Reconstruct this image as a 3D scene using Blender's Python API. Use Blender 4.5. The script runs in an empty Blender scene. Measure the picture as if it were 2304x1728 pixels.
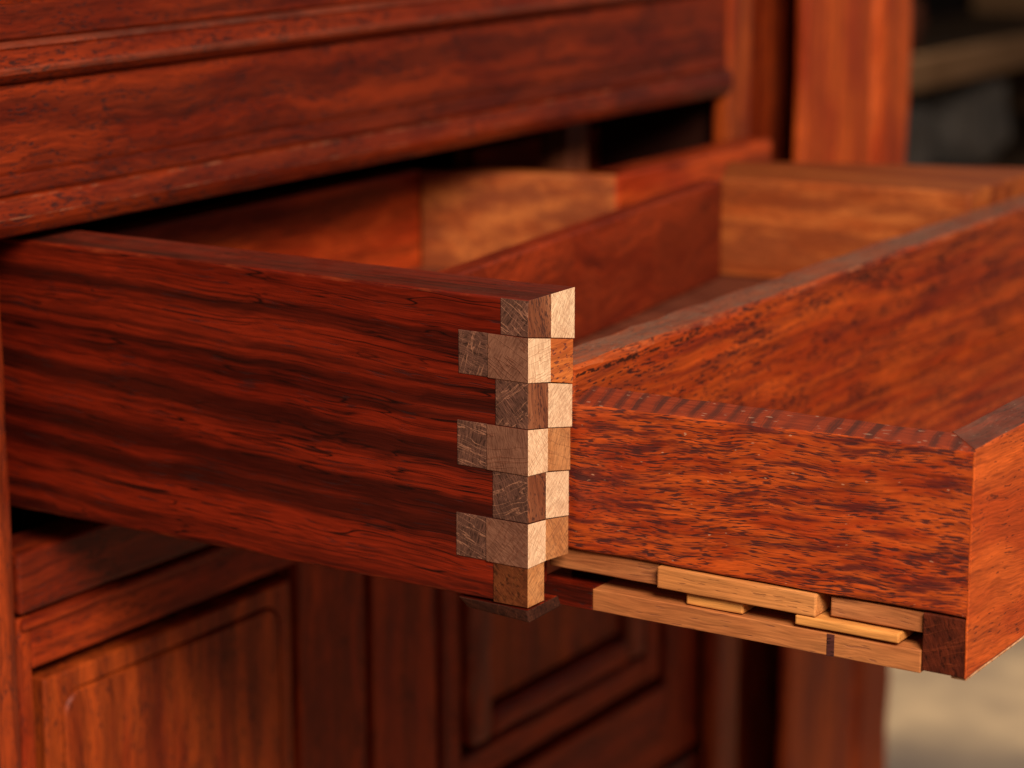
import bpy, bmesh, math, random
from mathutils import Vector, Matrix, noise

S = bpy.context.scene
COL = S.collection
R = math.radians

# ------------------------------------------------------------------ camera
yaw, pitch = R(57.517), R(12.868)
d = Vector((math.sin(yaw)*math.cos(pitch), math.cos(yaw)*math.cos(pitch), -math.sin(pitch)))
rt = Vector((math.cos(yaw), -math.sin(yaw), 0))
up = rt.cross(d)
cam = bpy.data.cameras.new('camera')
camo = bpy.data.objects.new('camera', cam)
COL.objects.link(camo)
m = Matrix((rt, up, -d)).transposed().to_4x4()
m.translation = Vector((-0.7171, -0.4501, 0.1642))
camo.matrix_world = m
cam.sensor_width = 36.0
cam.lens = 88.49
cam.clip_start = 0.02
cam.clip_end = 50
cam.dof.use_dof = True
cam.dof.focus_distance = 0.872
cam.dof.aperture_fstop = 8.0
cam.dof.aperture_blades = 9
S.camera = camo

# ------------------------------------------------------------------ light
W = bpy.data.worlds.new('World')
S.world = W
W.use_nodes = True
bg = W.node_tree.nodes['Background']
bg.inputs[0].default_value = (1.0, 0.87, 0.78, 1)
bg.inputs[1].default_value = 0.15

def area(name, loc, target, size, power, color, spread=180):
    l = bpy.data.lights.new(name, 'AREA')
    l.shape = 'RECTANGLE'
    l.size, l.size_y = size
    l.energy = power
    l.color = color
    l.spread = R(spread)
    o = bpy.data.objects.new(name, l)
    o.location = loc
    o.rotation_euler = (Vector(target) - Vector(loc)).to_track_quat('-Z', 'Y').to_euler()
    COL.objects.link(o)
    return o
area('window_light', (-0.72, -0.92, 0.84), (0.12, -0.02, -0.08), (0.6, 0.5), 42.0, (1.0, 0.84, 0.68))
area('floor_fill_light', (2.0, 0.62, 0.95), (1.72, 0.50, -0.75), (0.5, 0.5), 3.6, (1.0, 0.84, 0.66), 75)  # fill lamp added to brighten the far floor, not an actual doorway

S.view_settings.view_transform = 'Standard'
S.view_settings.look = 'None'
S.view_settings.exposure = 0.0
S.view_settings.gamma = 1.0
S.cycles.max_bounces = 8
S.cycles.use_denoising = True

# ------------------------------------------------------------------ materials
class NT:
    """small helper round a node tree"""
    def __init__(self, mat):
        mat.use_nodes = True
        self.t = mat.node_tree
        self.bsdf = self.t.nodes['Principled BSDF']
    def n(self, kind, **inp):
        nd = self.t.nodes.new(kind)
        for k, v in inp.items():
            if k.startswith('_'):
                setattr(nd, k[1:], v)
            else:
                self.put(nd.inputs[k.replace('__', ' ')], v)
        return nd
    def put(self, sock, v):
        if isinstance(v, bpy.types.NodeSocket):
            self.t.links.new(v, sock)
        else:
            sock.default_value = v
    def math(self, op, a, b=0.0, c=None, clamp=False):
        nd = self.t.nodes.new('ShaderNodeMath')
        nd.operation = op
        nd.use_clamp = clamp
        self.put(nd.inputs[0], a)
        self.put(nd.inputs[1], b)
        if c is not None:
            self.put(nd.inputs[2], c)
        return nd.outputs[0]
    def vmath(self, op, a, b):
        nd = self.t.nodes.new('ShaderNodeVectorMath')
        nd.operation = op
        self.put(nd.inputs[0], a)
        self.put(nd.inputs[1], b)
        return nd.outputs[0]
    def noise(self, vec, scale=1.0, detail=2.0, rough=0.5, dist=0.0):
        nd = self.t.nodes.new('ShaderNodeTexNoise')
        self.put(nd.inputs['Vector'], vec)
        nd.inputs['Scale'].default_value = scale
        nd.inputs['Detail'].default_value = detail
        nd.inputs['Roughness'].default_value = rough
        nd.inputs['Distortion'].default_value = dist
        return nd
    def ramp(self, v, a, b, lo=0.0, hi=1.0, smooth=True):
        nd = self.t.nodes.new('ShaderNodeMapRange')
        nd.interpolation_type = 'SMOOTHSTEP' if smooth else 'LINEAR'
        self.put(nd.inputs['Value'], v)
        nd.inputs['From Min'].default_value = a
        nd.inputs['From Max'].default_value = b
        nd.inputs['To Min'].default_value = lo
        nd.inputs['To Max'].default_value = hi
        return nd.outputs['Result']
    def mix(self, f, a, b, blend='MIX'):
        nd = self.t.nodes.new('ShaderNodeMix')
        nd.data_type = 'RGBA'
        nd.blend_type = blend
        self.put(nd.inputs['Factor'], f)
        A = [s for s in nd.inputs if s.type == 'RGBA']
        for s, v in zip(A, (a, b)):
            if isinstance(v, tuple):
                s.default_value = (v[0], v[1], v[2], 1)
            else:
                self.put(s, v)
        return [s for s in nd.outputs if s.type == 'RGBA'][0]
    def coord(self, seed, rot=(0, 0, 0)):
        tc = self.t.nodes.new('ShaderNodeTexCoord')
        mp = self.t.nodes.new('ShaderNodeMapping')
        self.t.links.new(tc.outputs['Object'], mp.inputs['Vector'])
        rnd = random.Random(seed)
        mp.inputs['Location'].default_value = [rnd.uniform(-9, 9) for _ in range(3)]
        mp.inputs['Rotation'].default_value = rot
        return mp.outputs['Vector']

def stretch(axis, along, across):
    return tuple(along if 'XYZ'[i] == axis else across for i in range(3))

def wood(name, axis, light, mid, dark, pore=(0.02, 0.006, 0.006), streak=0.5, pores=0.5,
         pore_len=210, pore_w=1250, streak_w=120, rough=0.36, bump=1.0, seed=1, rot=(0, 0, 0),
         coat=0.0, glint_specks=0.0, warp=0.006, fig=(14, 55), spec=0.30, smoke=0.0, cracks=0.0, band_al=3.5, smoke_s=(38, 230), clump=0.55, pore_soft=0.0, chip=None, worn=0.0, worn_col=(0.55, 0.20, 0.09), dust=0.0):
    mat = bpy.data.materials.new(name)
    q = NT(mat)
    v0 = q.coord(seed, rot)
    # wandering grain
    wn = q.noise(v0, 16.0, 2.0)
    off = q.vmath('MULTIPLY', q.vmath('SUBTRACT', wn.outputs['Color'], (0.5, 0.5, 0.5)), (warp*2,)*3)
    wn2 = q.noise(v0, 70.0, 1.0)
    off2 = q.vmath('MULTIPLY', q.vmath('SUBTRACT', wn2.outputs['Color'], (0.5, 0.5, 0.5)), (warp*0.25,)*3)
    v = q.vmath('ADD', q.vmath('ADD', v0, off), off2)
    def st(a, c):
        return q.vmath('MULTIPLY', v, stretch(axis, a, c))
    figure = q.noise(st(*fig), 1.0, 3.0, 0.55).outputs['Fac']
    bands = q.noise(st(band_al, streak_w), 1.0, 3.0, 0.6).outputs['Fac']
    fine = q.noise(st(22, 520), 1.0, 3.0, 0.65).outputs['Fac']
    fibre = q.noise(st(60, 1500), 1.0, 2.0, 0.6).outputs['Fac']
    pn = q.noise(st(pore_len, pore_w), 1.0, 1.0, 0.5).outputs['Fac']
    cl = q.noise(st(30, 110), 1.0, 2.0, 0.6).outputs['Fac']
    col = q.mix(q.ramp(figure, 0.34, 0.64), mid, light)
    col = q.mix(q.math('MULTIPLY', q.ramp(bands, 0.60, 0.40), streak), col, dark)
    col = q.mix(q.math('MULTIPLY', q.ramp(fine, 0.52, 0.30), 0.55), col, dark)
    bright = q.ramp(fibre, 0.3, 0.7, 0.72, 1.25, False)
    col = q.mix(1.0, col, q.n('ShaderNodeCombineColor', Red=bright, Green=bright, Blue=bright).outputs[0], 'MULTIPLY')
    if smoke > 0:
        sm_ = q.noise(st(*smoke_s), 1.0, 3.0, 0.62).outputs['Fac']
        col = q.mix(q.math('MULTIPLY', q.ramp(sm_, 0.47, 0.66), smoke), col, (0.075, 0.011, 0.010))
    # pores, gathered in clusters
    th = q.math('ADD', pn, q.math('MULTIPLY', q.math('SUBTRACT', cl, 0.5), clump))
    pm = q.math('MULTIPLY', q.ramp(th, 0.70 - 0.16*pores - pore_soft, 0.78 - 0.16*pores + pore_soft), min(1.0, 0.55 + pores*0.4))
    col = q.mix(pm, col, pore)
    if glint_specks > 0:  # small specular glints painted in as pale dots
        sp = q.noise(q.vmath('MULTIPLY', v, stretch(axis, 420, 1300)), 1.0, 0.0).outputs['Fac']
        sm = q.math('MULTIPLY', q.ramp(sp, 0.86 - 0.05*glint_specks, 0.89 - 0.05*glint_specks), 0.5)
        col = q.mix(sm, col, (0.62, 0.34, 0.2))
    if cracks > 0:
        for off_, al_, ac_, wd_, lo_ in (((3.1, 2.2, 5.3), 1.8, 170, 0.013, 0.36), ((7.7, 1.4, 2.9), 3.0, 300, 0.016, 0.42), ((1.7, 4.4, 8.9), 9.0, 620, 0.040, 0.50)):
            vv = q.vmath('ADD', v, off_)
            cn = q.noise(q.vmath('MULTIPLY', vv, stretch(axis, al_, ac_)), 1.0, 1.0, 0.5).outputs['Fac']
            cm = q.noise(q.vmath('MULTIPLY', vv, stretch(axis, 16, 60)), 1.0, 2.0, 0.6).outputs['Fac']
            ml = q.math('MULTIPLY', q.ramp(q.math('ABSOLUTE', q.math('SUBTRACT', cn, 0.5)), 0.0, wd_, 1.0, 0.0), q.ramp(cm, lo_, lo_+0.12))
            col = q.mix(q.math('MULTIPLY', ml, cracks), col, dark)
    if chip:
        zc, zw, x1_ = chip
        sep = q.t.nodes.new('ShaderNodeSeparateXYZ')
        tc_ = q.t.nodes.new('ShaderNodeTexCoord')
        q.t.links.new(tc_.outputs['Object'], sep.inputs[0])
        wob = q.noise(q.vmath('MULTIPLY', v0, (60, 60, 300)), 1.0, 3.0).outputs['Fac']
        zz = q.math('ADD', sep.outputs['Z'], q.math('MULTIPLY', q.math('SUBTRACT', wob, 0.5), 0.004))
        band = q.ramp(q.math('ABSOLUTE', q.math('SUBTRACT', zz, zc)), zw*0.4, zw, 1.0, 0.0)
        rag = q.noise(q.vmath('MULTIPLY', v0, (330, 330, 600)), 1.0, 2.0).outputs['Fac']
        band = q.math('MULTIPLY', band, q.ramp(rag, 0.42, 0.56))
        band = q.math('MULTIPLY', band, q.ramp(sep.outputs['X'], x1_-0.05, x1_, 1.0, 0.0))
        col = q.mix(band, col, (0.035, 0.010, 0.006))
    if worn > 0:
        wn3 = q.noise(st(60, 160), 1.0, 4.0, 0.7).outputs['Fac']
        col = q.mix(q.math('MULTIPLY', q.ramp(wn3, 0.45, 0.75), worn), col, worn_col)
    if dust > 0:  # dusty grey for upward faces, with grazing sheen painted into it
        dn = q.noise(v0, 55.0, 5.0, 0.7).outputs['Fac']
        col = q.mix(q.math('MULTIPLY', q.ramp(dn, 0.35, 0.65, 0.45, 1.0), dust), col, (0.20, 0.115, 0.078))
        ds = q.noise(q.vmath('MULTIPLY', v0, stretch(axis, 500, 900)), 1.0, 1.0).outputs['Fac']
        col = q.mix(q.math('MULTIPLY', q.ramp(ds, 0.70, 0.78), dust*0.7), col, (0.5, 0.33, 0.24))
    q.put(q.bsdf.inputs['Base Color'], col)
    rg = q.math('ADD', q.ramp(figure, 0.3, 0.7, rough - 0.05, rough + 0.08, False), q.math('MULTIPLY', pm, 0.2))
    q.put(q.bsdf.inputs['Roughness'], rg)
    q.bsdf.inputs['Specular IOR Level'].default_value = spec
    q.bsdf.inputs['Coat Weight'].default_value = coat
    q.bsdf.inputs['Coat Roughness'].default_value = 0.22
    h = q.math('ADD', q.math('MULTIPLY', fibre, 0.35), q.math('MULTIPLY', pm, -1.0))
    h = q.math('ADD', h, q.math('MULTIPLY', fine, 0.5))
    b = q.n('ShaderNodeBump', Height=h, Strength=0.5*bump, Distance=0.00035)
    q.put(q.bsdf.inputs['Normal'], b.outputs['Normal'])
    return mat

def endgrain(name, base, base2, line, plane, ang, seed, rays=1.0, line_w=0.03, pitch_=330, pale=False, rough=0.6):
    """sawn wood seen end on: plane 'X' is a face looking along X, 'Y' along Y"""
    mat = bpy.data.materials.new(name)
    q = NT(mat)
    rot = (ang, 0, 0) if plane == 'X' else (0, ang, 0)
    v0 = q.coord(seed, rot)
    wn = q.noise(v0, 130.0, 2.0)
    off = q.vmath('MULTIPLY', q.vmath('SUBTRACT', wn.outputs['Color'], (0.5, 0.5, 0.5)), (0.0018,)*3)
    v = q.vmath('ADD', v0, off)
    a, b = (('Y', 'Z') if plane == 'X' else ('X', 'Z'))
    def st(axis, al, ac):
        return q.vmath('MULTIPLY', v, stretch(axis, al, ac))
    patch = q.noise(v, 120.0, 3.0, 0.6).outputs['Fac']
    fine = q.noise(st(b, 260, 1900), 1.0, 2.0, 0.6).outputs['Fac']
    cells = q.noise(st(b, 420, 900), 1.0, 2.0, 0.6).outputs['Fac']
    ringn = q.noise(st(a, 25, pitch_), 1.0, 2.0, 0.5).outputs['Fac']
    ring = q.ramp(q.math('ABSOLUTE', q.math('SUBTRACT', ringn, 0.5)), 0.0, line_w, 1.0, 0.0)
    rayn = q.noise(st(b, 60, 1100), 1.0, 1.0, 0.5).outputs['Fac']
    ray = q.ramp(q.math('ABSOLUTE', q.math('SUBTRACT', rayn, 0.5)), 0.0, line_w*1.3, 1.0, 0.0)
    col = q.mix(q.ramp(patch, 0.35, 0.65), base, base2)
    if pale:
        col = q.mix(q.math('MULTIPLY', ring, 0.30*rays), col, line)
        col = q.mix(q.math('MULTIPLY', q.ramp(fine, 0.55, 0.35), 0.35), col, line)
        col = q.mix(q.math('MULTIPLY', q.ramp(cells, 0.60, 0.74), 0.42), col, line)
    else:
        col = q.mix(q.math('MULTIPLY', q.ramp(cells, 0.52, 0.68), 0.75), col, tuple(c*0.28 for c in base))
        col = q.mix(q.math('MULTIPLY', ring, 0.65*rays), col, line)
        col = q.mix(q.math('MULTIPLY', ray, 0.28*rays), col, line)
    br = q.ramp(fine, 0.3, 0.7, 0.78, 1.18, False)
    col = q.mix(1.0, col, q.n('ShaderNodeCombineColor', Red=br, Green=br, Blue=br).outputs[0], 'MULTIPLY')
    q.put(q.bsdf.inputs['Base Color'], col)
    q.bsdf.inputs['Roughness'].default_value = rough
    q.bsdf.inputs['Specular IOR Level'].default_value = 0.15
    h = q.math('ADD', q.math('MULTIPLY', fine, 0.6), q.math('MULTIPLY', cells, -0.8))
    h = q.math('ADD', h, q.math('MULTIPLY', ring, 0.4))
    bp = q.n('ShaderNodeBump', Height=h, Strength=0.6, Distance=0.0004)
    q.put(q.bsdf.inputs['Normal'], bp.outputs['Normal'])
    return mat

def striped_top(name, seed):
    """end of the box side seen from above: dark tiger stripes across red wood"""
    mat = bpy.data.materials.new(name)
    q = NT(mat)
    v0 = q.coord(seed)
    wn = q.noise(v0, 60.0, 2.0)
    off = q.vmath('MULTIPLY', q.vmath('SUBTRACT', wn.outputs['Color'], (0.5, 0.5, 0.5)), (0.004,)*3)
    v = q.vmath('ADD', v0, off)
    wv = q.t.nodes.new('ShaderNodeTexWave')
    wv.bands_direction = 'X'
    sp_ = q.t.nodes.new('ShaderNodeSeparateXYZ')
    q.t.links.new(v, sp_.inputs[0])
    cx_ = q.math('SUBTRACT', sp_.outputs['Y'], q.math('MULTIPLY', sp_.outputs['X'], 0.12))
    q.put(wv.inputs['Vector'], q.n('ShaderNodeCombineXYZ', X=cx_).outputs[0])
    wv.inputs['Scale'].default_value = 42.0
    wv.inputs['Distortion'].default_value = 4.5
    wv.inputs['Detail'].default_value = 2.0
    wv.inputs['Detail Scale'].default_value = 75.0
    s = q.math('ADD', wv.outputs['Fac'], q.math('MULTIPLY', q.noise(v, 110.0, 3.0).outputs['Fac'], 0.7))
    f = q.noise(q.vmath('MULTIPLY', v, (1200, 60, 1200)), 1.0, 2.0, 0.6).outputs['Fac']
    col = q.mix(q.ramp(f, 0.3, 0.7), (0.16, 0.022, 0.008), (0.25, 0.036, 0.011))
    col = q.mix(q.math('MULTIPLY', q.math('MULTIPLY', q.ramp(s, 0.80, 1.25), 0.8), q.ramp(q.noise(v0, 26.0, 1.0).outputs['Fac'], 0.36, 0.56, 0.15, 1.0)), col, (0.045, 0.016, 0.012))
    sp = q.noise(q.vmath('MULTIPLY', v0, (900, 260, 900)), 1.0, 0.0).outputs['Fac']
    col = q.mix(q.math('MULTIPLY', q.ramp(sp, 0.74, 0.80), 0.4), col, (0.5, 0.3, 0.2))
    q.put(q.bsdf.inputs['Base Color'], col)
    q.bsdf.inputs['Roughness'].default_value = 0.5
    q.bsdf.inputs['Specular IOR Level'].default_value = 0.25
    b = q.n('ShaderNodeBump', Height=f, Strength=0.35, Distance=0.0003)
    q.put(q.bsdf.inputs['Normal'], b.outputs['Normal'])
    return mat

def plain(name, c1, c2, scale=6.0, rough=0.7):
    mat = bpy.data.materials.new(name)
    q = NT(mat)
    v = q.coord(hash(name) % 97)
    f = q.noise(v, scale, 4.0, 0.6).outputs['Fac']
    q.put(q.bsdf.inputs['Base Color'], q.mix(q.ramp(f, 0.35, 0.65), c1, c2))
    q.bsdf.inputs['Roughness'].default_value = rough
    q.bsdf.inputs['Specular IOR Level'].default_value = 0.08
    return mat

RED_D = dict(light=(0.190, 0.0140, 0.0031), mid=(0.120, 0.0078, 0.0023), dark=(0.012, 0.0022, 0.0015))
RED_M = dict(light=(0.225, 0.0245, 0.0042), mid=(0.135, 0.0120, 0.0030), dark=(0.022, 0.0036, 0.0025))
RED_P = dict(light=(0.36, 0.042, 0.0062), mid=(0.235, 0.0205, 0.0042), dark=(0.032, 0.0048, 0.003))
RED_L = dict(light=(0.50, 0.083, 0.011), mid=(0.34, 0.040, 0.007), dark=(0.055, 0.007, 0.005))
TAN = dict(light=(0.47, 0.125, 0.024), mid=(0.35, 0.070, 0.012), dark=(0.20, 0.036, 0.007))
PALE = dict(light=(0.62, 0.250, 0.075), mid=(0.53, 0.195, 0.055), dark=(0.34, 0.12, 0.035))

M = {}
def side_wood(name, **k):
    return wood(name, 'Y', **RED_D, streak=0.80, streak_w=112, pores=0.20, pore_len=70, pore_w=1300,
                rough=0.33, seed=3, rot=(R(-2), 0, 0), warp=0.0030, cracks=1.0, fig=(4, 40), band_al=1.1, **k)
M['side'] = side_wood('dark rosewood')
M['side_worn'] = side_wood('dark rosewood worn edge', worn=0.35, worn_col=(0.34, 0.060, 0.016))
M['side_top'] = side_wood('dark rosewood dusty sheen top', dust=0.12)  # grey also carries painted sheen of the top face
def panel_wood(name, **k):
    return wood(name, 'X', **RED_L, streak=0.25, pores=0.8, seed=8, rough=0.38, smoke=0.6, smoke_s=(16, 240), warp=0.0022, fig=(9, 120), **k)
M['panel'] = panel_wood('orange rosewood', chip=(0.0770, 0.0011, -0.09))
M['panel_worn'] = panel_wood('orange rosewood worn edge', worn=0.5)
M['panel_top'] = panel_wood('orange rosewood dusty sheen top', dust=0.75)  # grazing sheen painted as grey together with the dusty film
M['boxside'] = wood('flecked rosewood', 'Y', light=(0.48, 0.074, 0.010), mid=(0.33, 0.036, 0.0065), dark=(0.055, 0.007, 0.005), streak=0.2, pores=0.95, seed=21, rough=0.36, pore_len=165, pore_w=1750, clump=0.35, smoke_s=(42, 400), warp=0.0045, pore=(0.050, 0.010, 0.009), pore_soft=0.03,
                    rot=(R(3), 0, 0), streak_w=90, fig=(40, 160), smoke=0.9, glint_specks=0.5)
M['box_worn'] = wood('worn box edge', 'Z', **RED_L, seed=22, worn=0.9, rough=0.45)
M['front'] = wood('bright rosewood', 'X', light=(0.58, 0.100, 0.015), mid=(0.43, 0.056, 0.009), dark=(0.14, 0.022, 0.008),
                  streak=0.25, pores=0.2, seed=31, rough=0.4, rot=(0, R(-6), 0))
M['front_top'] = wood('dull dark top', 'X', **RED_M, seed=33, dust=0.35, rough=0.55)
M['rail'] = wood('brown rosewood', 'X', **RED_M, streak=0.45, pores=0.55, seed=41, rough=0.36)
M['rail2'] = wood('brown rosewood b', 'X', **RED_M, streak=0.35, pores=0.65, seed=47, rough=0.33)
M['rail_worn_glint'] = wood('worn rail edge with painted glint', 'X', **RED_M, seed=47, rough=0.35, worn=0.5, worn_col=(0.42, 0.17, 0.09))  # bead edges: some wear, with highlight dashes painted in pale
M['ridge_highlight'] = wood('painted ridge highlight', 'X', **RED_M, seed=47, rough=0.4, dust=0.18)  # highlights along the moulding ridges, painted as a paler colour
M['stile'] = wood('red rosewood upright', 'Z', light=(0.36, 0.048, 0.008), mid=(0.22, 0.022, 0.005), dark=(0.03, 0.005, 0.003),
                  streak=0.5, pores=0.5, seed=52, rough=0.36)
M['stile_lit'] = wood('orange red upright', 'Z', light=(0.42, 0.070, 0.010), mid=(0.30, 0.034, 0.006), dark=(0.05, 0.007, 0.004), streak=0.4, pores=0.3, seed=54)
M['door'] = wood('door rosewood', 'Z', light=(0.42, 0.066, 0.009), mid=(0.24, 0.026, 0.005), dark=(0.035, 0.005, 0.003),
                 streak=0.45, pores=0.5, seed=57, rough=0.42, fig=(9, 60), spec=0.2)
M['doorframe'] = wood('door frame rosewood', 'Z', **RED_P, streak=0.45, pores=0.45, seed=63, rough=0.45, spec=0.18)
M['doorrail'] = wood('door rail rosewood', 'X', **RED_P, streak=0.45, pores=0.45, seed=66, rough=0.45, spec=0.18)
M['post'] = wood('bright post rosewood', 'Z', light=(0.66, 0.108, 0.015), mid=(0.46, 0.054, 0.009), dark=(0.12, 0.012, 0.005),
                 streak=0.4, pores=0.2, seed=71, rough=0.4)
M['back'] = wood('drawer back rosewood', 'X', light=(0.60, 0.078, 0.012), mid=(0.38, 0.036, 0.007), dark=(0.05, 0.007, 0.004),
                 streak=0.6, pores=0.1, seed=76, rough=0.4, streak_w=60)
M['part'] = wood('partition rosewood', 'X', light=(0.31, 0.035, 0.007), mid=(0.20, 0.018, 0.005), dark=(0.05, 0.006, 0.003),
                 streak=0.5, pores=0.15, seed=79, rough=0.42, warp=0.02, streak_w=50)
M['support'] = wood('brown block', 'Z', light=(0.34, 0.10, 0.045), mid=(0.26, 0.07, 0.03), dark=(0.12, 0.03, 0.015), seed=82)
M['floorwood'] = wood('dusty drawer bottom', 'Y', light=(0.21, 0.052, 0.022), mid=(0.14, 0.032, 0.014), dark=(0.08, 0.016, 0.008), seed=81, pores=0.1, rough=0.6)
M['tan'] = wood('tan wood', 'Y', **TAN, streak=0.85, band_al=2.0, warp=0.0022, fig=(8, 90), pores=0.1, seed=83, rough=0.5, streak_w=90, pore=(0.12, 0.03, 0.01))
M['slat'] = wood('pale beech', 'Y', **PALE, streak=0.12, pores=0.15, seed=88, rough=0.5, pore=(0.22, 0.075, 0.025),
                 pore_len=160, pore_w=1100, coat=0.0, warp=0.002)
M['slat2'] = wood('pinkish beech', 'Y', light=(0.46, 0.17, 0.058), mid=(0.37, 0.12, 0.038), dark=(0.18, 0.048, 0.018), streak=0.3,
                  pores=0.3, seed=93, rough=0.5, pore=(0.20, 0.06, 0.025), pore_len=120, pore_w=900, coat=0.0, warp=0.003)
M['slat3'] = wood('yellow beech', 'Y', light=(0.68, 0.285, 0.070), mid=(0.59, 0.225, 0.052), dark=(0.34, 0.12, 0.03), streak=0.12, pores=0.15,
                  seed=97, rough=0.5, pore=(0.26, 0.09, 0.03), pore_len=160, pore_w=1100, coat=0.0, warp=0.002)
M['railpale'] = wood('rail beech', 'Y', light=(0.46, 0.165, 0.050), mid=(0.38, 0.12, 0.036), dark=(0.20, 0.055, 0.02), streak=0.25, pores=0.3,
                     seed=101, rough=0.5, pore=(0.22, 0.07, 0.03), pore_len=120, pore_w=900, coat=0.0, warp=0.003)
M['stain'] = wood('stained beech', 'Y', light=(0.10, 0.03, 0.022), mid=(0.07, 0.02, 0.018), dark=(0.05, 0.015, 0.012), seed=104, coat=0.0)
M['redrail'] = wood('lacquered red strip', 'Y', **RED_D, streak=0.8, pores=0.3, seed=107, rough=0.24, streak_w=220)
M['darkend'] = endgrain('dark end grain', (0.050, 0.008, 0.003), (0.095, 0.015, 0.005), (0.22, 0.038, 0.010), 'X', R(20), 111, rays=0.4)
M['striped'] = striped_top('striped red top', 115)
M['paletip'] = plain('raw pale edge', (0.62, 0.36, 0.20), (0.45, 0.20, 0.09), 300)
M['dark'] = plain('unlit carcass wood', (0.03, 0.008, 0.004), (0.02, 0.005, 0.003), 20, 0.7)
M['foot'] = endgrain('dark brown plate', (0.030, 0.008, 0.004), (0.05, 0.013, 0.006), (0.16, 0.048, 0.02), 'X', R(65), 118, rays=0.5, line_w=0.02, rough=0.75)

# ------------------------------------------------------------------ geometry helpers
def nz(*a):
    return noise.noise(Vector(a))

def hexa(bm, c, long=0, bev=0.0008, nseg=10, jit=0.25, seed=0.0, endbev=(True, True)):
    """a board with eight given corners (index = x + 2y + 4z bits) and softly worn, slightly uneven edges"""
    c = [Vector(p) for p in c]
    def tri(u, v, w):
        t = (u, v, w)
        x, y, z = t
        p = Vector((0, 0, 0))
        for i in range(8):
            f = (x if i & 1 else 1-x) * (y if i & 2 else 1-y) * (z if i & 4 else 1-z)
            p += c[i]*f
        return p
    dims = [((c[1]-c[0]).length+(c[7]-c[6]).length)/2, ((c[2]-c[0]).length+(c[7]-c[5]).length)/2, ((c[4]-c[0]).length+(c[7]-c[3]).length)/2]
    a = long
    b_, w_ = [(1, 2), (2, 0), (0, 1)][long]
    L, Lv, Lw = dims[a], dims[b_], dims[w_]
    bev = min(bev, Lv*0.45, Lw*0.45, L*0.3)
    us = [0.0, bev*0.3/L] + [bev/L + (1-2*bev/L)*i/nseg for i in range(nseg+1)] + [1-bev*0.3/L, 1.0]
    ins = [bev, bev*0.3] + [0]*(nseg+1) + [bev*0.3, bev]
    if not endbev[0]:
        ins[0] = ins[1] = 0
    if not endbev[1]:
        ins[-1] = ins[-2] = 0
    rings = []
    K = 3
    for s, (u, inn) in enumerate(zip(us, ins)):
        ring = []
        for ci, (sv, sw) in enumerate(((0, 0), (1, 0), (1, 1), (0, 1))):
            r = bev*(1 + jit*2*nz(u*L*60+seed, ci*7.3+seed, 1.7))
            r = max(r, bev*0.3)
            for k in range(K+1):
                ang = math.pi*(1+0.5*ci) + 0.5*math.pi*k/K
                pv = (sv*Lv + (r if sv == 0 else -r)) + r*math.cos(ang)
                pw = (sw*Lw + (r if sw == 0 else -r)) + r*math.sin(ang)
                pv = min(max(pv, inn), Lv-inn)
                pw = min(max(pw, inn), Lw-inn)
                t = [0, 0, 0]
                t[a] = u
                t[b_] = pv/Lv
                t[w_] = pw/Lw
                ring.append(bm.verts.new(tri(*t)))
        rings.append(ring)
    n = len(rings[0])
    for r0, r1 in zip(rings, rings[1:]):
        for i in range(n):
            bm.faces.new((r0[i], r0[(i+1) % n], r1[(i+1) % n], r1[i]))
    bm.faces.new(list(reversed(rings[0])))
    bm.faces.new(rings[-1])

def corners(x0, x1, y0, y1, z0, z1):
    return [(x1 if i & 1 else x0, y1 if i & 2 else y0, z1 if i & 4 else z0) for i in range(8)]

def finish(name, bm, mats, parent=None, pick=None):
    bm.normal_update()
    bmesh.ops.recalc_face_normals(bm, faces=bm.faces)
    if parent is not None:
        base = root_base(parent)
        bmesh.ops.translate(bm, verts=bm.verts, vec=-base)
    me = bpy.data.meshes.new(name)
    if not isinstance(mats, (list, tuple)):
        mats = [mats]
    for mt in mats:
        me.materials.append(mt)
    if pick:
        for f in bm.faces:
            f.material_index = pick(f.normal, f.calc_center_median())
    bm.to_mesh(me)
    bm.free()
    o = bpy.data.objects.new(name, me)
    COL.objects.link(o)
    if parent is not None:
        o.parent = parent
    return o

def root_base(o):
    while o.parent is not None:
        o = o.parent
    return Vector(o.location)

SEED = [0.0]
def board(name, parent, mat, x0, x1, y0, y1, z0, z1, long=None, bev=0.0008, nseg=10, jit=0.3, pick=None, endbev=(True, True)):
    bm = bmesh.new()
    if long is None:
        dd = (x1-x0, y1-y0, z1-z0)
        long = dd.index(max(dd))
    SEED[0] += 3.71
    hexa(bm, corners(x0, x1, y0, y1, z0, z1), long, bev, nseg, jit, SEED[0], endbev)
    return finish(name, bm, mat, parent, pick)

def block(name, parent, mat, c, long=0, bev=0.0005, nseg=4, jit=0.3, pick=None):
    bm = bmesh.new()
    SEED[0] += 3.71
    hexa(bm, c, long, bev, nseg, jit, SEED[0])
    return finish(name, bm, mat, parent, pick)

def profile_x(name, parent, mat, pts, x0, x1, nseg=24, wob=0.00015, alt=None, altmat=None):
    """moulding along X with a cross-section of (y, z) points"""
    bm = bmesh.new()
    SEED[0] += 2.3
    rings = []
    for i in range(nseg+1):
        x = x0+(x1-x0)*i/nseg
        rings.append([bm.verts.new((x, y+wob*nz(x*40, k*3.1, SEED[0]), z+wob*nz(x*40+9, k*3.1, SEED[0]))) for k, (y, z) in enumerate(pts)])
    n = len(pts)
    for a, b in zip(rings, rings[1:]):
        for i in range(n):
            f = bm.faces.new((a[i], a[(i+1) % n], b[(i+1) % n], b[i]))
            if alt and i in alt:
                f.material_index = 1
    bm.faces.new(rings[0])
    bm.faces.new(list(reversed(rings[-1])))
    return finish(name, bm, [mat, altmat] if altmat else mat, parent)

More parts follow.
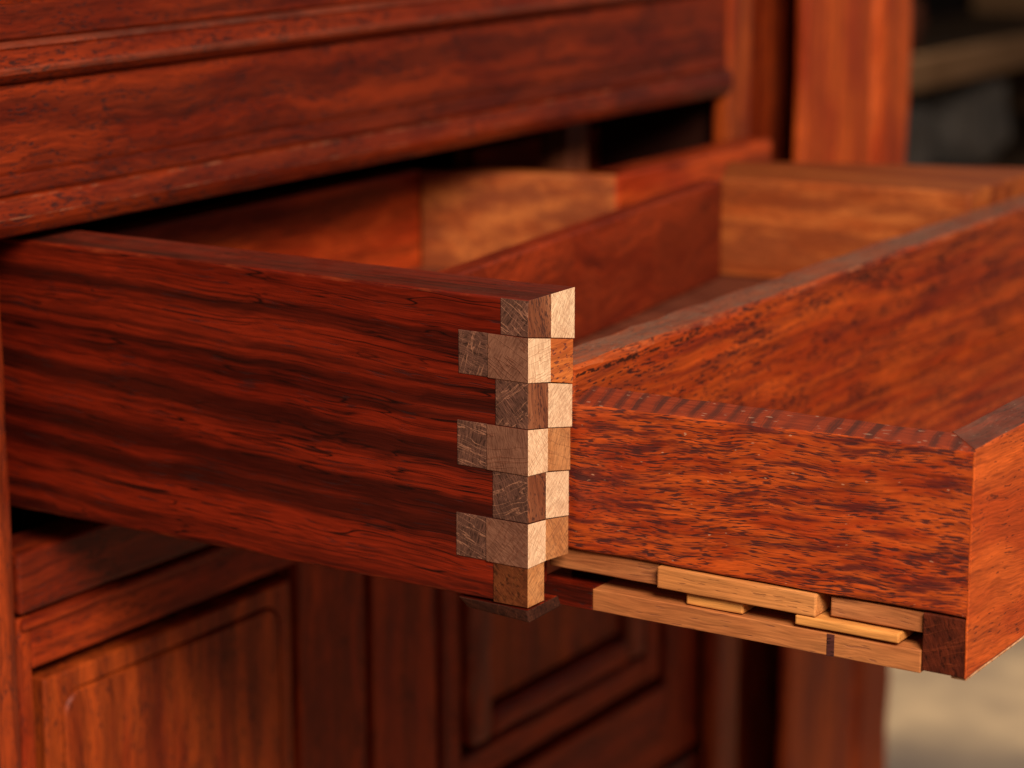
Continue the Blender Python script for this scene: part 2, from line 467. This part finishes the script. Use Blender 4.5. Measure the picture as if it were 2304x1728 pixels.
def thing(name, label, cat, loc, group=None):
    o = bpy.data.objects.new(name, None)
    o.empty_display_size = 0.02
    o.location = loc
    COL.objects.link(o)
    o['label'] = label
    o['category'] = cat
    if group:
        o['group'] = group
    return o

# ------------------------------------------------------------------ setting: floor and wall
FLOOR = -0.75
def slab(name, mat, x0, x1, y0, y1, z0, z1):
    bm = bmesh.new()
    vs = [bm.verts.new(p) for p in corners(x0, x1, y0, y1, z0, z1)]
    for f in ((0, 2, 3, 1), (4, 5, 7, 6), (0, 1, 5, 4), (2, 6, 7, 3), (0, 4, 6, 2), (1, 3, 7, 5)):
        bm.faces.new([vs[i] for i in f])
    o = finish(name, bm, mat)
    o['kind'] = 'structure'
    return o
mf = bpy.data.materials.new('worn beige floor')
q = NT(mf)
v = q.coord(5)
n1 = q.noise(v, 7.0, 4.0, 0.6).outputs['Fac']
n2 = q.noise(v, 2.6, 2.0, 0.5).outputs['Fac']
c_ = q.mix(q.ramp(n1, 0.38, 0.62), (0.40, 0.29, 0.185), (0.62, 0.45, 0.27))
c_ = q.mix(q.ramp(n2, 0.42, 0.62), c_, (0.15, 0.115, 0.095))
q.put(q.bsdf.inputs['Base Color'], c_)
q.bsdf.inputs['Roughness'].default_value = 0.7
slab('floor', mf, -4, 6, -4, 5, FLOOR-0.05, FLOOR)
wallm = plain('dark brown wall', (0.012, 0.007, 0.005), (0.008, 0.005, 0.004), 3.0, 0.9)
slab('wall', wallm, -3.0, 6.0, 1.25, 1.33, FLOOR, 0.35)

# ------------------------------------------------------------------ cabinet
CAB = thing('cabinet', 'large dark red hardwood cabinet with moulded rails and panelled doors, its drawer pulled out', 'cabinet', (0.28, 0.45, FLOOR))
XL, XR = -0.16, 0.574
def cab_board(*a, **k):
    return board(a[0], CAB, *a[1:], **k)
# rails over the drawer, from the bottom bead upward
profile_x('bead', CAB, M['rail2'], [(0.245, 0.0038), (0.2262, 0.0038), (0.2240, 0.0045), (0.2232, 0.0052), (0.2214, 0.0085), (0.2210, 0.0113), (0.2211, 0.0119), (0.2219, 0.0155), (0.2235, 0.0179), (0.2245, 0.0187), (0.2275, 0.0195), (0.245, 0.0195)], XL, XR, alt=(2, 5, 8), altmat=M['rail_worn_glint'])
profile_x('rail', CAB, M['rail'], [(0.245, 0.0196), (0.2262, 0.0196), (0.2258, 0.0205), (0.2261, 0.0265), (0.2266, 0.0272), (0.2264, 0.0280), (0.2262, 0.0290), (0.2262, 0.0612), (0.2270, 0.0621), (0.245, 0.0621)], XL, XR)
profile_x('moulding', CAB, M['rail2'], [(0.255, 0.0625), (0.2250, 0.0625), (0.2222, 0.0640), (0.2200, 0.0664), (0.2196, 0.0680), (0.2206, 0.0690), (0.2214, 0.0700), (0.2222, 0.0752), (0.2216, 0.0762), (0.2220, 0.0776), (0.2236, 0.0784), (0.255, 0.0784)], XL, XR, alt=(3, 4, 8, 9), altmat=M['ridge_highlight'])
profile_x('upper_rail', CAB, M['rail'], [(0.255, 0.0787), (0.2262, 0.0787), (0.2256, 0.0795), (0.2256, 0.0915), (0.2264, 0.0921), (0.2262, 0.0930), (0.2258, 0.0940), (0.2258, 0.175), (0.255, 0.175)], XL, XR)
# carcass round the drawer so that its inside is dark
cab_board('top_board', M['rail2'], XL-0.01, 0.60, 0.215, 0.70, 0.1755, 0.195)
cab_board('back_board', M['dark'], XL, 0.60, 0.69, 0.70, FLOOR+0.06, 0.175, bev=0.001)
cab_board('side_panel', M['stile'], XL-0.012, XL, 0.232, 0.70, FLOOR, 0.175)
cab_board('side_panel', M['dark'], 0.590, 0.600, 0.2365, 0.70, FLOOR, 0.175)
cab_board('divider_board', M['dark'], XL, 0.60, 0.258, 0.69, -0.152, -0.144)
# stiles
cab_board('stile', M['stile'], XL, -0.0085, 0.2365, 0.258, FLOOR, 0.0036, bev=0.0035, nseg=30)
cab_board('stile', M['stile_lit'], 0.5755, 0.6035, 0.224, 0.236, FLOOR, 0.175, bev=0.003, nseg=30)
# recess and end post right of the drawer
cab_board('recess_panel', M['stile'], 0.6005, 0.84, 0.262, 0.275, FLOOR, 0.20)
cab_board('end_post', M['post'], 0.676, 0.7765, 0.225, 0.233, FLOOR, 0.20, bev=0.004, nseg=30)
cab_board('end_post_bead', M['post'], 0.777, 0.838, 0.223, 0.2615, FLOOR, 0.20, bev=0.012, nseg=30)
cab_board('end_panel', M['stile'], 0.8265, 0.838, 0.2755, 0.64, FLOOR, 0.20)
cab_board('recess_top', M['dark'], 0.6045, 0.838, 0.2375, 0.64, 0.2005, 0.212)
# rail under the drawer
cab_board('cross_rail', M['rail'], -0.0082, 0.5752, 0.2355, 0.258, -0.1525, -0.1265, bev=0.0015)
# pale block seen deep inside the opening
cab_board('support_block', M['support'], 0.474, 0.497, 0.272, 0.290, -0.060, 0.02)
cab_board('drawer_runner', M['back'], 0.455, 0.60, 0.32, 0.335, -0.10, -0.022)

def door(x0, x1, ztop, zbot, fx0, fx1, fzt, fzb, raised):
    """door hung on the cabinet: a back board carrying frame members, mouldings and a panel"""
    y = 0.2375
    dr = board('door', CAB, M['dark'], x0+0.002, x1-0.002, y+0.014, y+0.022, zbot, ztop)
    def p(name, mat, a, b, c0, c1, yf=0.0, th=0.0145, bev=0.0012, **k):
        bm = bmesh.new()
        dd = (b-a, th, c1-c0)
        SEED[0] += 3.1
        hexa(bm, corners(a, b, y+yf, y+yf+th, c0, c1), 0 if dd[0] > dd[2] else 2, bev, 16, 0.3, SEED[0])
        return finish(name, bm, mat, dr)
    # outer frame
    p('stile', M['doorframe'], x0, fx0, zbot, ztop)
    p('stile', M['doorframe'], fx1, x1, zbot, ztop)
    p('top_rail', M['doorrail'], fx0, fx1, fzt, ztop)
    p('bottom_rail', M['doorrail'], fx0, fx1, zbot, fzb)
    p('top_bead', M['doorrail'], x0+0.001, x1-0.001, ztop-0.0052, ztop-0.0004, yf=-0.0022, th=0.004, bev=0.0018)
    g = 0.005
    if not raised:
        # field with a rounded panel let into it, a groove round each
        g = 0.0068
        def loop(a, b, c0, c1, r):
            pts = []
            for cx, cz, t0 in ((a+r, c1-r, 180), (b-r, c1-r, 90), (b-r, c0+r, 0), (a+r, c0+r, -90)):
                for k in range(9):
                    t = R(t0-90*k/8)
                    pts.append((cx+r*math.cos(t), cz+r*math.sin(t)))
            return pts
        a, b, c0, c1 = fx0+g+0.0110, fx1-g-0.0085, fzb+0.02, fzt-g-0.0100
        def rings_to(name, loops, cap):
            bm = bmesh.new()
            rr = [[bm.verts.new((x, yy, z)) for x, z in pts] for pts, yy in loops]
            n = len(rr[0])
            for r0, r1 in zip(rr, rr[1:]):
                for k in range(n):
                    bm.faces.new((r0[k], r0[(k+1) % n], r1[(k+1) % n], r1[k]))
            if cap:
                bm.faces.new(rr[-1])
            finish(name, bm, M['door'], dr)
        o1 = loop(fx0+g, fx1-g*0.7, fzb+g, fzt-g, 0.0006)
        o2 = loop(fx0+g+0.0012, fx1-g*0.7-0.0012, fzb+g+0.0012, fzt-g-0.0012, 0.0006)
        i1 = loop(a-0.0013, b+0.0013, c0-0.0013, c1+0.0013, 0.0113)
        rings_to('field', [(o1, y+0.013), (o1, y+0.0016), (o2, y+0.0006), (i1, y+0.0006), (i1, y+0.008)], False)
        p1 = loop(a, b, c0, c1, 0.010)
        p2 = loop(a+0.0009, b-0.0009, c0+0.0009, c1-0.0009, 0.0095)
        rings_to('raised_panel', [(p1, y+0.008), (p1, y+0.0008), (p2, y-0.0002)], True)
    else:
        x = fx0+0.0075
        xe = fx1-0.0075
        zt, zb = fzt-0.0075, fzb+0.0075
        w = 0.0165
        p('inner_stile', M['doorframe'], x, x+w, zb, zt, yf=0.001, th=0.012, bev=0.002)
        p('inner_stile', M['doorframe'], xe-w, xe, zb, zt, yf=0.001, th=0.012, bev=0.002)
        p('inner_rail', M['doorrail'], x+w, xe-w, zb, zb+w, yf=0.001, th=0.012, bev=0.002)
        p('inner_rail', M['doorrail'], x+w, xe-w, zt-w, zt, yf=0.001, th=0.012, bev=0.002)
        x += w+0.006; xe -= w+0.006; zb += w+0.004; zt -= w+0.004
        w = 0.0190
        p('panel_moulding', M['stile'], x, x+w, zb, zt, yf=-0.003, th=0.014, bev=0.005)
        p('panel_moulding', M['stile'], xe-w, xe, zb, zt, yf=-0.003, th=0.014, bev=0.005)
        p('panel_moulding', M['doorrail'], x+w, xe-w, zb, zb+w*0.8, yf=-0.003, th=0.014, bev=0.005)
        p('panel_moulding', M['doorrail'], x+w, xe-w, zt-w, zt, yf=-0.003, th=0.014, bev=0.005)
        p('panel', M['door'], x+w+0.003, xe-w-0.003, zb+w*0.8+0.003, zt-w-0.003, yf=0.003, th=0.01)
    return dr
door(-0.0082, 0.2300, -0.1545, -0.395, -0.0005, 0.1775, -0.1775, -0.345, False)
door(0.2365, 0.5735, -0.1545, -0.395, 0.2915, 0.5350, -0.1775, -0.345, True)
cab_board('bottom_rail', M['rail'], -0.0082, 0.5752, 0.2355, 0.258, -0.46, -0.3985, bev=0.0015)
cab_board('kick_board', M['doorrail'], -0.0082, 0.5752, 0.25, 0.262, FLOOR+0.05, -0.462, bev=0.0015)

# ------------------------------------------------------------------ drawer
DRW = thing('drawer', 'open hardwood drawer with finger jointed front corner and small compartments inside', 'drawer', (0.25, 0.2, -0.11))
def pick_edges(nrm, c):
    if nrm.z > 0.985:
        return 2
    return 1 if max(abs(nrm.x), abs(nrm.y), abs(nrm.z)) < 0.985 else 0
board('side_board', DRW, [M['side'], M['side_worn'], M['side_top']], 0.0, 0.030, 0.0105, 0.44, -0.1100, 0.0, bev=0.0011, nseg=60, jit=0.4, pick=pick_edges, endbev=(False, True))
board('front_board', DRW, [M['panel'], M['panel_worn'], M['panel_top']], 0.0305, 0.575, 0.0002, 0.0197, -0.0957, -0.0290, bev=0.0018, nseg=60, jit=0.6, pick=pick_edges)

def pick_face(nrm, c):
    if nrm.z > 0.7:
        return 2
    if nrm.x < -0.6:
        return 0
    return 1
zr = [0.0, -0.0129, -0.0289, -0.0454, -0.0621, -0.0793, -0.0956, -0.1102]       # joint heights on the corner edge
zm = [0.0, -0.0156, -0.0313, -0.0475, -0.0633, -0.0804, -0.0957, -0.1102]       # at mid width
ze = [0.0, -0.0185, -0.0347, -0.0504, -0.0661, -0.0828, -0.0970]                # at the inner edge
xm = [0.0150, 0.0143, 0.0131, 0.0126, 0.0119, 0.0112, 0.0107]
xe = [0.0307, 0.0298, 0.0289, 0.0281, 0.0274, 0.0266]
yo = [0.0110, 0.0, 0.0131, 0.0, 0.0144, 0.0, 0.0141]
yl = [0, 0.0286, 0, 0.0293, 0, 0.0299]
ym = [0, 0.0162, 0, 0.0168, 0, 0.0170]
WALN = (0.078, 0.033, 0.022)
WALN2 = (0.115, 0.047, 0.031)
LINE = (0.37, 0.160, 0.092)
CREAM = (0.78, 0.54, 0.34)
CREAM2 = (0.70, 0.45, 0.275)
BROWN = (0.20, 0.062, 0.026)
rnd = random.Random(4)
angX = [R(-35), R(18), R(40), R(80), R(25), R(70), R(50)]
for r in range(7):
    odd = r % 2 == 0
    pr_ = 0.00025 + (0.0003 if not odd else 0.0) + rnd.uniform(0, 0.00012)
    gz = 0.00005
    z1, z0 = zr[r]-gz, zr[r+1]+gz
    m1, m0 = zm[r]-gz, zm[r+1]+gz
    if r == 0:
        z1 = m1 = 0.00006
    depth = yo[r] if odd else ym[r]
    if odd and r < 6:
        left = endgrain('walnut end grain', WALN, WALN2, LINE, 'X', angX[r], 200+r, rays=1.0, line_w=0.024, pitch_=420)
        frt = wood('brown cut grain', 'Z', light=(0.27, 0.10, 0.045), mid=BROWN, dark=(0.09, 0.026, 0.014), pore=(0.05, 0.015, 0.01), streak=0.3,
                   pores=0.8, pore_len=420, pore_w=1500, seed=210+r, rot=(0, R(12), 0), rough=0.55, coat=0, warp=0.008)
    elif r == 6:
        left = endgrain('red brown end grain', (0.085, 0.020, 0.006), (0.14, 0.035, 0.010), (0.30, 0.10, 0.025), 'X', R(50), 226, rays=0.25, pitch_=700)
        frt = endgrain('orange brown end grain', (0.42, 0.165, 0.055), (0.54, 0.24, 0.09), (0.20, 0.08, 0.04), 'Y', R(-50), 227, pale=True, rays=1.2, pitch_=500)
    else:
        left = endgrain('grey brown cut', (0.150, 0.062, 0.037), (0.195, 0.083, 0.049), (0.12, 0.036, 0.018), 'X', R((-32, 10, 55)[r//2]), 230+r, pale=True, rays=1.5, pitch_=260)
        frt = endgrain('cream cut', CREAM, CREAM2, (0.55, 0.26, 0.13), 'Y', R((5, 35, -35)[r//2]), 240+r, pale=True, rays=0.7, pitch_=420)
    # corner piece: x from the outer face to mid width, y from the front to its depth
    xa = -pr_
    ya = -pr_
    c = [(xa, ya, z0), (xm[r], ya, m0), (xa, depth, z0), (xm[r], depth, m0), (xa, ya, z1), (xm[r], ya, m1), (xa, depth, z1), (xm[r], depth, m1)]
    block('joint_finger', DRW, [left, frt, M['side_top']], c, long=1, bev=0.00022, pick=pick_face)
    if r < 6:
        e1, e0 = ze[r]-gz, ze[r+1]+gz
        if r == 0:
            e1 = 0.00006
        x0_ = xm[r]+0.0001
        x1_ = xe[r]+rnd.uniform(-0.0002, 0.0002)
        pr2 = 0.0003 + rnd.uniform(0, 0.0003)
        if odd:
            mt = endgrain('cream end grain', CREAM, CREAM2, (0.50, 0.24, 0.13), 'Y', R((-38, -55, -48)[r//2]), 250+r, pale=True, rays=0.8, pitch_=600)
        elif r == 1:
            mt = wood('orange cut wood', 'X', light=(0.60, 0.17, 0.035), mid=(0.50, 0.115, 0.02), dark=(0.25, 0.04, 0.012), pore=(0.06, 0.012, 0.02), pores=0.4,
                      pore_len=300, pore_w=900, seed=261, rough=0.5, coat=0)
        else:
            mt = endgrain('tan end grain', (0.42, 0.165, 0.058), (0.50, 0.22, 0.085), (0.17, 0.065, 0.035), 'Y', R((0, -20, 35)[r//2]), 260+r, pale=True, rays=1.0, pitch_=300)
        yb = 0.0118
        c = [(x0_, -pr2, m0), (x1_, -pr2, e0), (x0_, yb, m0), (x1_, yb, e0), (x0_, -pr2, m1), (x1_, -pr2, e1), (x0_, yb, m1), (x1_, yb, e1)]
        block('joint_finger', DRW, [mt, mt, M['side_top']], c, long=1, bev=0.00022, pick=pick_face)
    if not odd:
        # end of the long finger that passes through the side board
        mt = endgrain('walnut through end', WALN, WALN2, LINE, 'X', R((75, -12, -18)[r//2]), 270+r, rays=1.0, line_w=0.024, pitch_=480)
        block('joint_finger', DRW, [mt, mt, mt], corners(-0.0003, 0.02, ym[r]+0.0001, yl[r], z0+0.0001, z1-0.0001), long=1, bev=0.0003)
# little plate under the corner
block('foot_plate', DRW, [M['foot'], M['foot'], M['redrail']],
      [(-0.0012, -0.0016, -0.1152), (0.0205, -0.0016, -0.1146), (0.001, 0.026, -0.1146), (0.0205, 0.026, -0.1146),
       (-0.0012, -0.0008, -0.1106), (0.0195, -0.0008, -0.1106), (-0.0005, 0.0292, -0.1106), (0.0195, 0.0292, -0.1106)], long=1, bev=0.0006, pick=pick_face)
# inside
board('back_board', DRW, M['back'], 0.0305, 0.359, 0.2915, 0.305, -0.0995, -0.019, bev=0.0012)
def slanted(name, mat, a, b, off, z0, z1, bev=0.0012):
    """upright board whose visible face runs from a to b in plan, thickness off"""
    (ax, ay), (bx, by), (ox, oy) = a, b, off
    c = [(ax, ay, z0), (bx, by, z0), (ax+ox, ay+oy, z0), (bx+ox, by+oy, z0),
         (ax, ay, z1), (bx, by, z1), (ax+ox, ay+oy, z1), (bx+ox, by+oy, z1)]
    return block(name, DRW, mat, c, long=0, bev=bev, nseg=16)
slanted('divider', M['tan'], (0.399, 0.1972), (0.3580, 0.2913), (0.015, 0.002), -0.0995, -0.0200)
board('inner_back_board', DRW, M['back'], 0.3995, 0.575, 0.1955, 0.216, -0.0995, -0.0200, bev=0.0016)
slanted('partition', M['part'], (0.0302, 0.0985), (0.414, 0.1430), (-0.001, 0.011), -0.0705, -0.0200)
block('inner_side_board', DRW, M['tan'], [(0.4425, 0.0200, -0.0705), (0.548, 0.0200, -0.0705), (0.4215, 0.1480, -0.0705), (0.480, 0.1742, -0.0705),
                                          (0.4425, 0.0200, -0.0200), (0.546, 0.0200, -0.0200), (0.4215, 0.1480, -0.0200), (0.480, 0.1742, -0.0200)], long=1, bev=0.0015)
board('bottom_board', DRW, M['floorwood'], 0.0303, 0.56, 0.0199, 0.43, -0.078, -0.0710, bev=0.0006)

# ------------------------------------------------------------------ hidden box on the drawer front
BOX = thing('hidden_box', 'orange red box standing out from the drawer front, sliding pale slats under its side', 'box', (0.16, -0.07, -0.117))
xo, xi = 0.0300, 0.0450
yf, yi = -0.1524, -0.1380
def box_pick(nrm, c):
    return 1 if nrm.z > 0.6 else 0
bm = bmesh.new()
hexa(bm, [(xo, yf, -0.0956), (xi, yi, -0.0956), (xo, 0.0185, -0.0961), (xi, 0.0185, -0.0961),
          (xo, yf, -0.0384), (xi, yi, -0.0372), (xo, 0.0185, -0.0426), (xi, 0.0185, -0.0383)], 1, 0.0014, 40, 0.6, 2.2, (False, True))
def box_pick(nrm, c):
    if nrm.z > 0.6:
        return 1
    return 2 if max(abs(nrm.x), abs(nrm.y), abs(nrm.z)) < 0.97 and c.y < -0.15 else 0
finish('side_board', bm, [M['boxside'], M['striped'], M['box_worn']], BOX, box_pick)
bm = bmesh.new()
hexa(bm, [(xo+0.0001, yf, -0.1168), (0.520, yf, -0.1168), (xi+0.0001, yi, -0.1168), (0.520, yi, -0.1168),
          (xo+0.0001, yf, -0.0382), (0.520, yf, -0.0372), (xi+0.0001, yi, -0.0370), (0.520, yi, -0.0370)], 0, 0.0010, 60, 0.5, 5.2, (False, True))
hexa(bm, corners(xo-0.00012, xo+0.0010, yf-0.00012, yf+0.0008, -0.1166, -0.0390), 2, 0.0005, 40, 0.6, 8.1)
def front_pick(nrm, c):
    if c.x < xo+0.0010 and c.y < yf+0.001 and nrm.z < 0.9:
        return 1
    return 2 if nrm.z > 0.9 else 0
finish('front_board', bm, [M['front'], M['box_worn'], M['front_top']], BOX, front_pick)
board('end_block', BOX, M['darkend'], xo+0.0002, 0.075, -0.1519, -0.1364, -0.1165, -0.0963, long=2, bev=0.0004)
board('edge_strip', BOX, M['paletip'], xo+0.0014, 0.518, yf+0.0004, yf+0.0060, -0.1178, -0.1164, long=0, bev=0.0006)
board('bottom_board', BOX, M['panel'], xi+0.0002, 0.518, yi+0.0002, -0.0004, -0.0955, -0.090, bev=0.0005)
# guide rail
board('guide_rail', BOX, M['railpale'], xo, 0.053, -0.1362, -0.0088, -0.1176, -0.1096, long=1, bev=0.0004, nseg=30)
o = board('guide_rail', BOX, M['redrail'], xo, 0.053, -0.0087, 0.0145, -0.1178, -0.1095, long=1, bev=0.0004)
o['label'] = 'dark red lacquered end of the pale guide rail'
board('stain_mark', BOX, M['stain'], xo-0.0001, 0.040, -0.1046, -0.1016, -0.11765, -0.10975, long=1, bev=0.0002)
# slats
def slat(mat, x, y0, y1, z0, z1, lab=None, bev=0.0007):
    o = board('slat', BOX, mat, x, 0.046, y0, y1, z0, z1, long=1, bev=bev, nseg=16)
    if lab:
        o['label'] = lab
slat(M['slat2'], 0.0322, -0.0352, 0.0110, -0.1046, -0.0965, 'shaded brown slat next to the finger jointed corner')
slat(M['slat'], 0.0292, -0.0976, -0.0356, -0.1046, -0.0965, 'longest pale slat, standing proud under the box side')
slat(M['slat2'], 0.0318, -0.1362, -0.1018, -0.1040, -0.0968, 'pinkish slat next to the dark end block')
slat(M['slat3'], 0.0312, -0.0688, -0.0464, -0.1092, -0.1050, 'short pale slat lying on the guide rail')
slat(M['slat3'], 0.0292, -0.1285, -0.0898, -0.1084, -0.1049, 'yellow slat with a rounded end, lowest layer')
board('tongue', BOX, M['dark'], 0.0465, 0.075, -0.1360, 0.010, -0.1095, -0.0962, long=1, bev=0.0004)

# ------------------------------------------------------------------ storage shelf far behind
SHF = thing('storage_shelf', 'blurred wooden storage shelf standing in the dark behind the cabinet', 'shelf', (2.6, 1.0, FLOOR))
ms = plain('shelf pine', (0.22, 0.12, 0.06), (0.16, 0.085, 0.04), 9.0)
md = plain('dusty shelf wood', (0.06, 0.035, 0.02), (0.04, 0.025, 0.015), 9.0)
board('shelf_lip', SHF, ms, 2.06, 3.2, 0.80, 0.822, -0.176, -0.136, bev=0.002)
board('shelf_board', SHF, md, 2.06, 3.2, 0.8225, 1.15, -0.176, -0.160, bev=0.002)
board('shelf_board', SHF, md, 2.06, 3.2, 0.84, 1.15, -0.34, -0.315, bev=0.002)
board('upright', SHF, ms, 2.02, 2.058, 0.80, 1.15, FLOOR, 0.25, bev=0.002)
board('upright', SHF, ms, 3.202, 3.24, 0.80, 1.15, FLOOR, 0.25, bev=0.002)
def sack(name, x, y, z, sx, sy, sz, mat, seed, label, cat, group=None):
    bm = bmesh.new()
    bmesh.ops.create_icosphere(bm, subdivisions=4, radius=1.0)
    for v_ in bm.verts:
        p = v_.co.copy()
        n_ = 1 + 0.16*noise.noise(p*2.3+Vector((seed, 0, 0))) + 0.05*noise.noise(p*7+Vector((0, seed, 0)))
        e = 0.62
        p = Vector([math.copysign(abs(t)**e, t) for t in p])*n_
        v_.co = (p.x*sx, p.y*sy, max(p.z, -0.9)*sz)
    zmin = min(v_.co.z for v_ in bm.verts)
    bmesh.ops.translate(bm, verts=bm.verts, vec=(0, 0, -zmin))
    for f in bm.faces:
        f.smooth = True
    o = finish(name, bm, mat)
    o.location = (x, y, z)
    o['label'] = label
    o['category'] = cat
    if group:
        o['group'] = group
    return o
mg = plain('grey cloth', (0.13, 0.115, 0.105), (0.085, 0.075, 0.068), 14.0)
mr = plain('rust red cloth', (0.16, 0.045, 0.02), (0.10, 0.03, 0.015), 14.0)
sack('bundle', 2.29, 0.90, -0.3148, 0.065, 0.06, 0.060, mg, 1.0, 'grey bundle under the blurred shelf board, nearer the orange post', 'bundle', 'grey bundles under the shelf')
sack('bundle', 2.55, 0.90, -0.3148, 0.085, 0.06, 0.066, mg, 6.0, 'grey bundle under the blurred shelf board at the right edge of the photo', 'bundle', 'grey bundles under the shelf')
sack('sack', 2.36, 0.98, -0.1598, 0.09, 0.09, 0.045, mr, 3.0, 'dim brown sack lying on top of the blurred shelf board', 'sack')
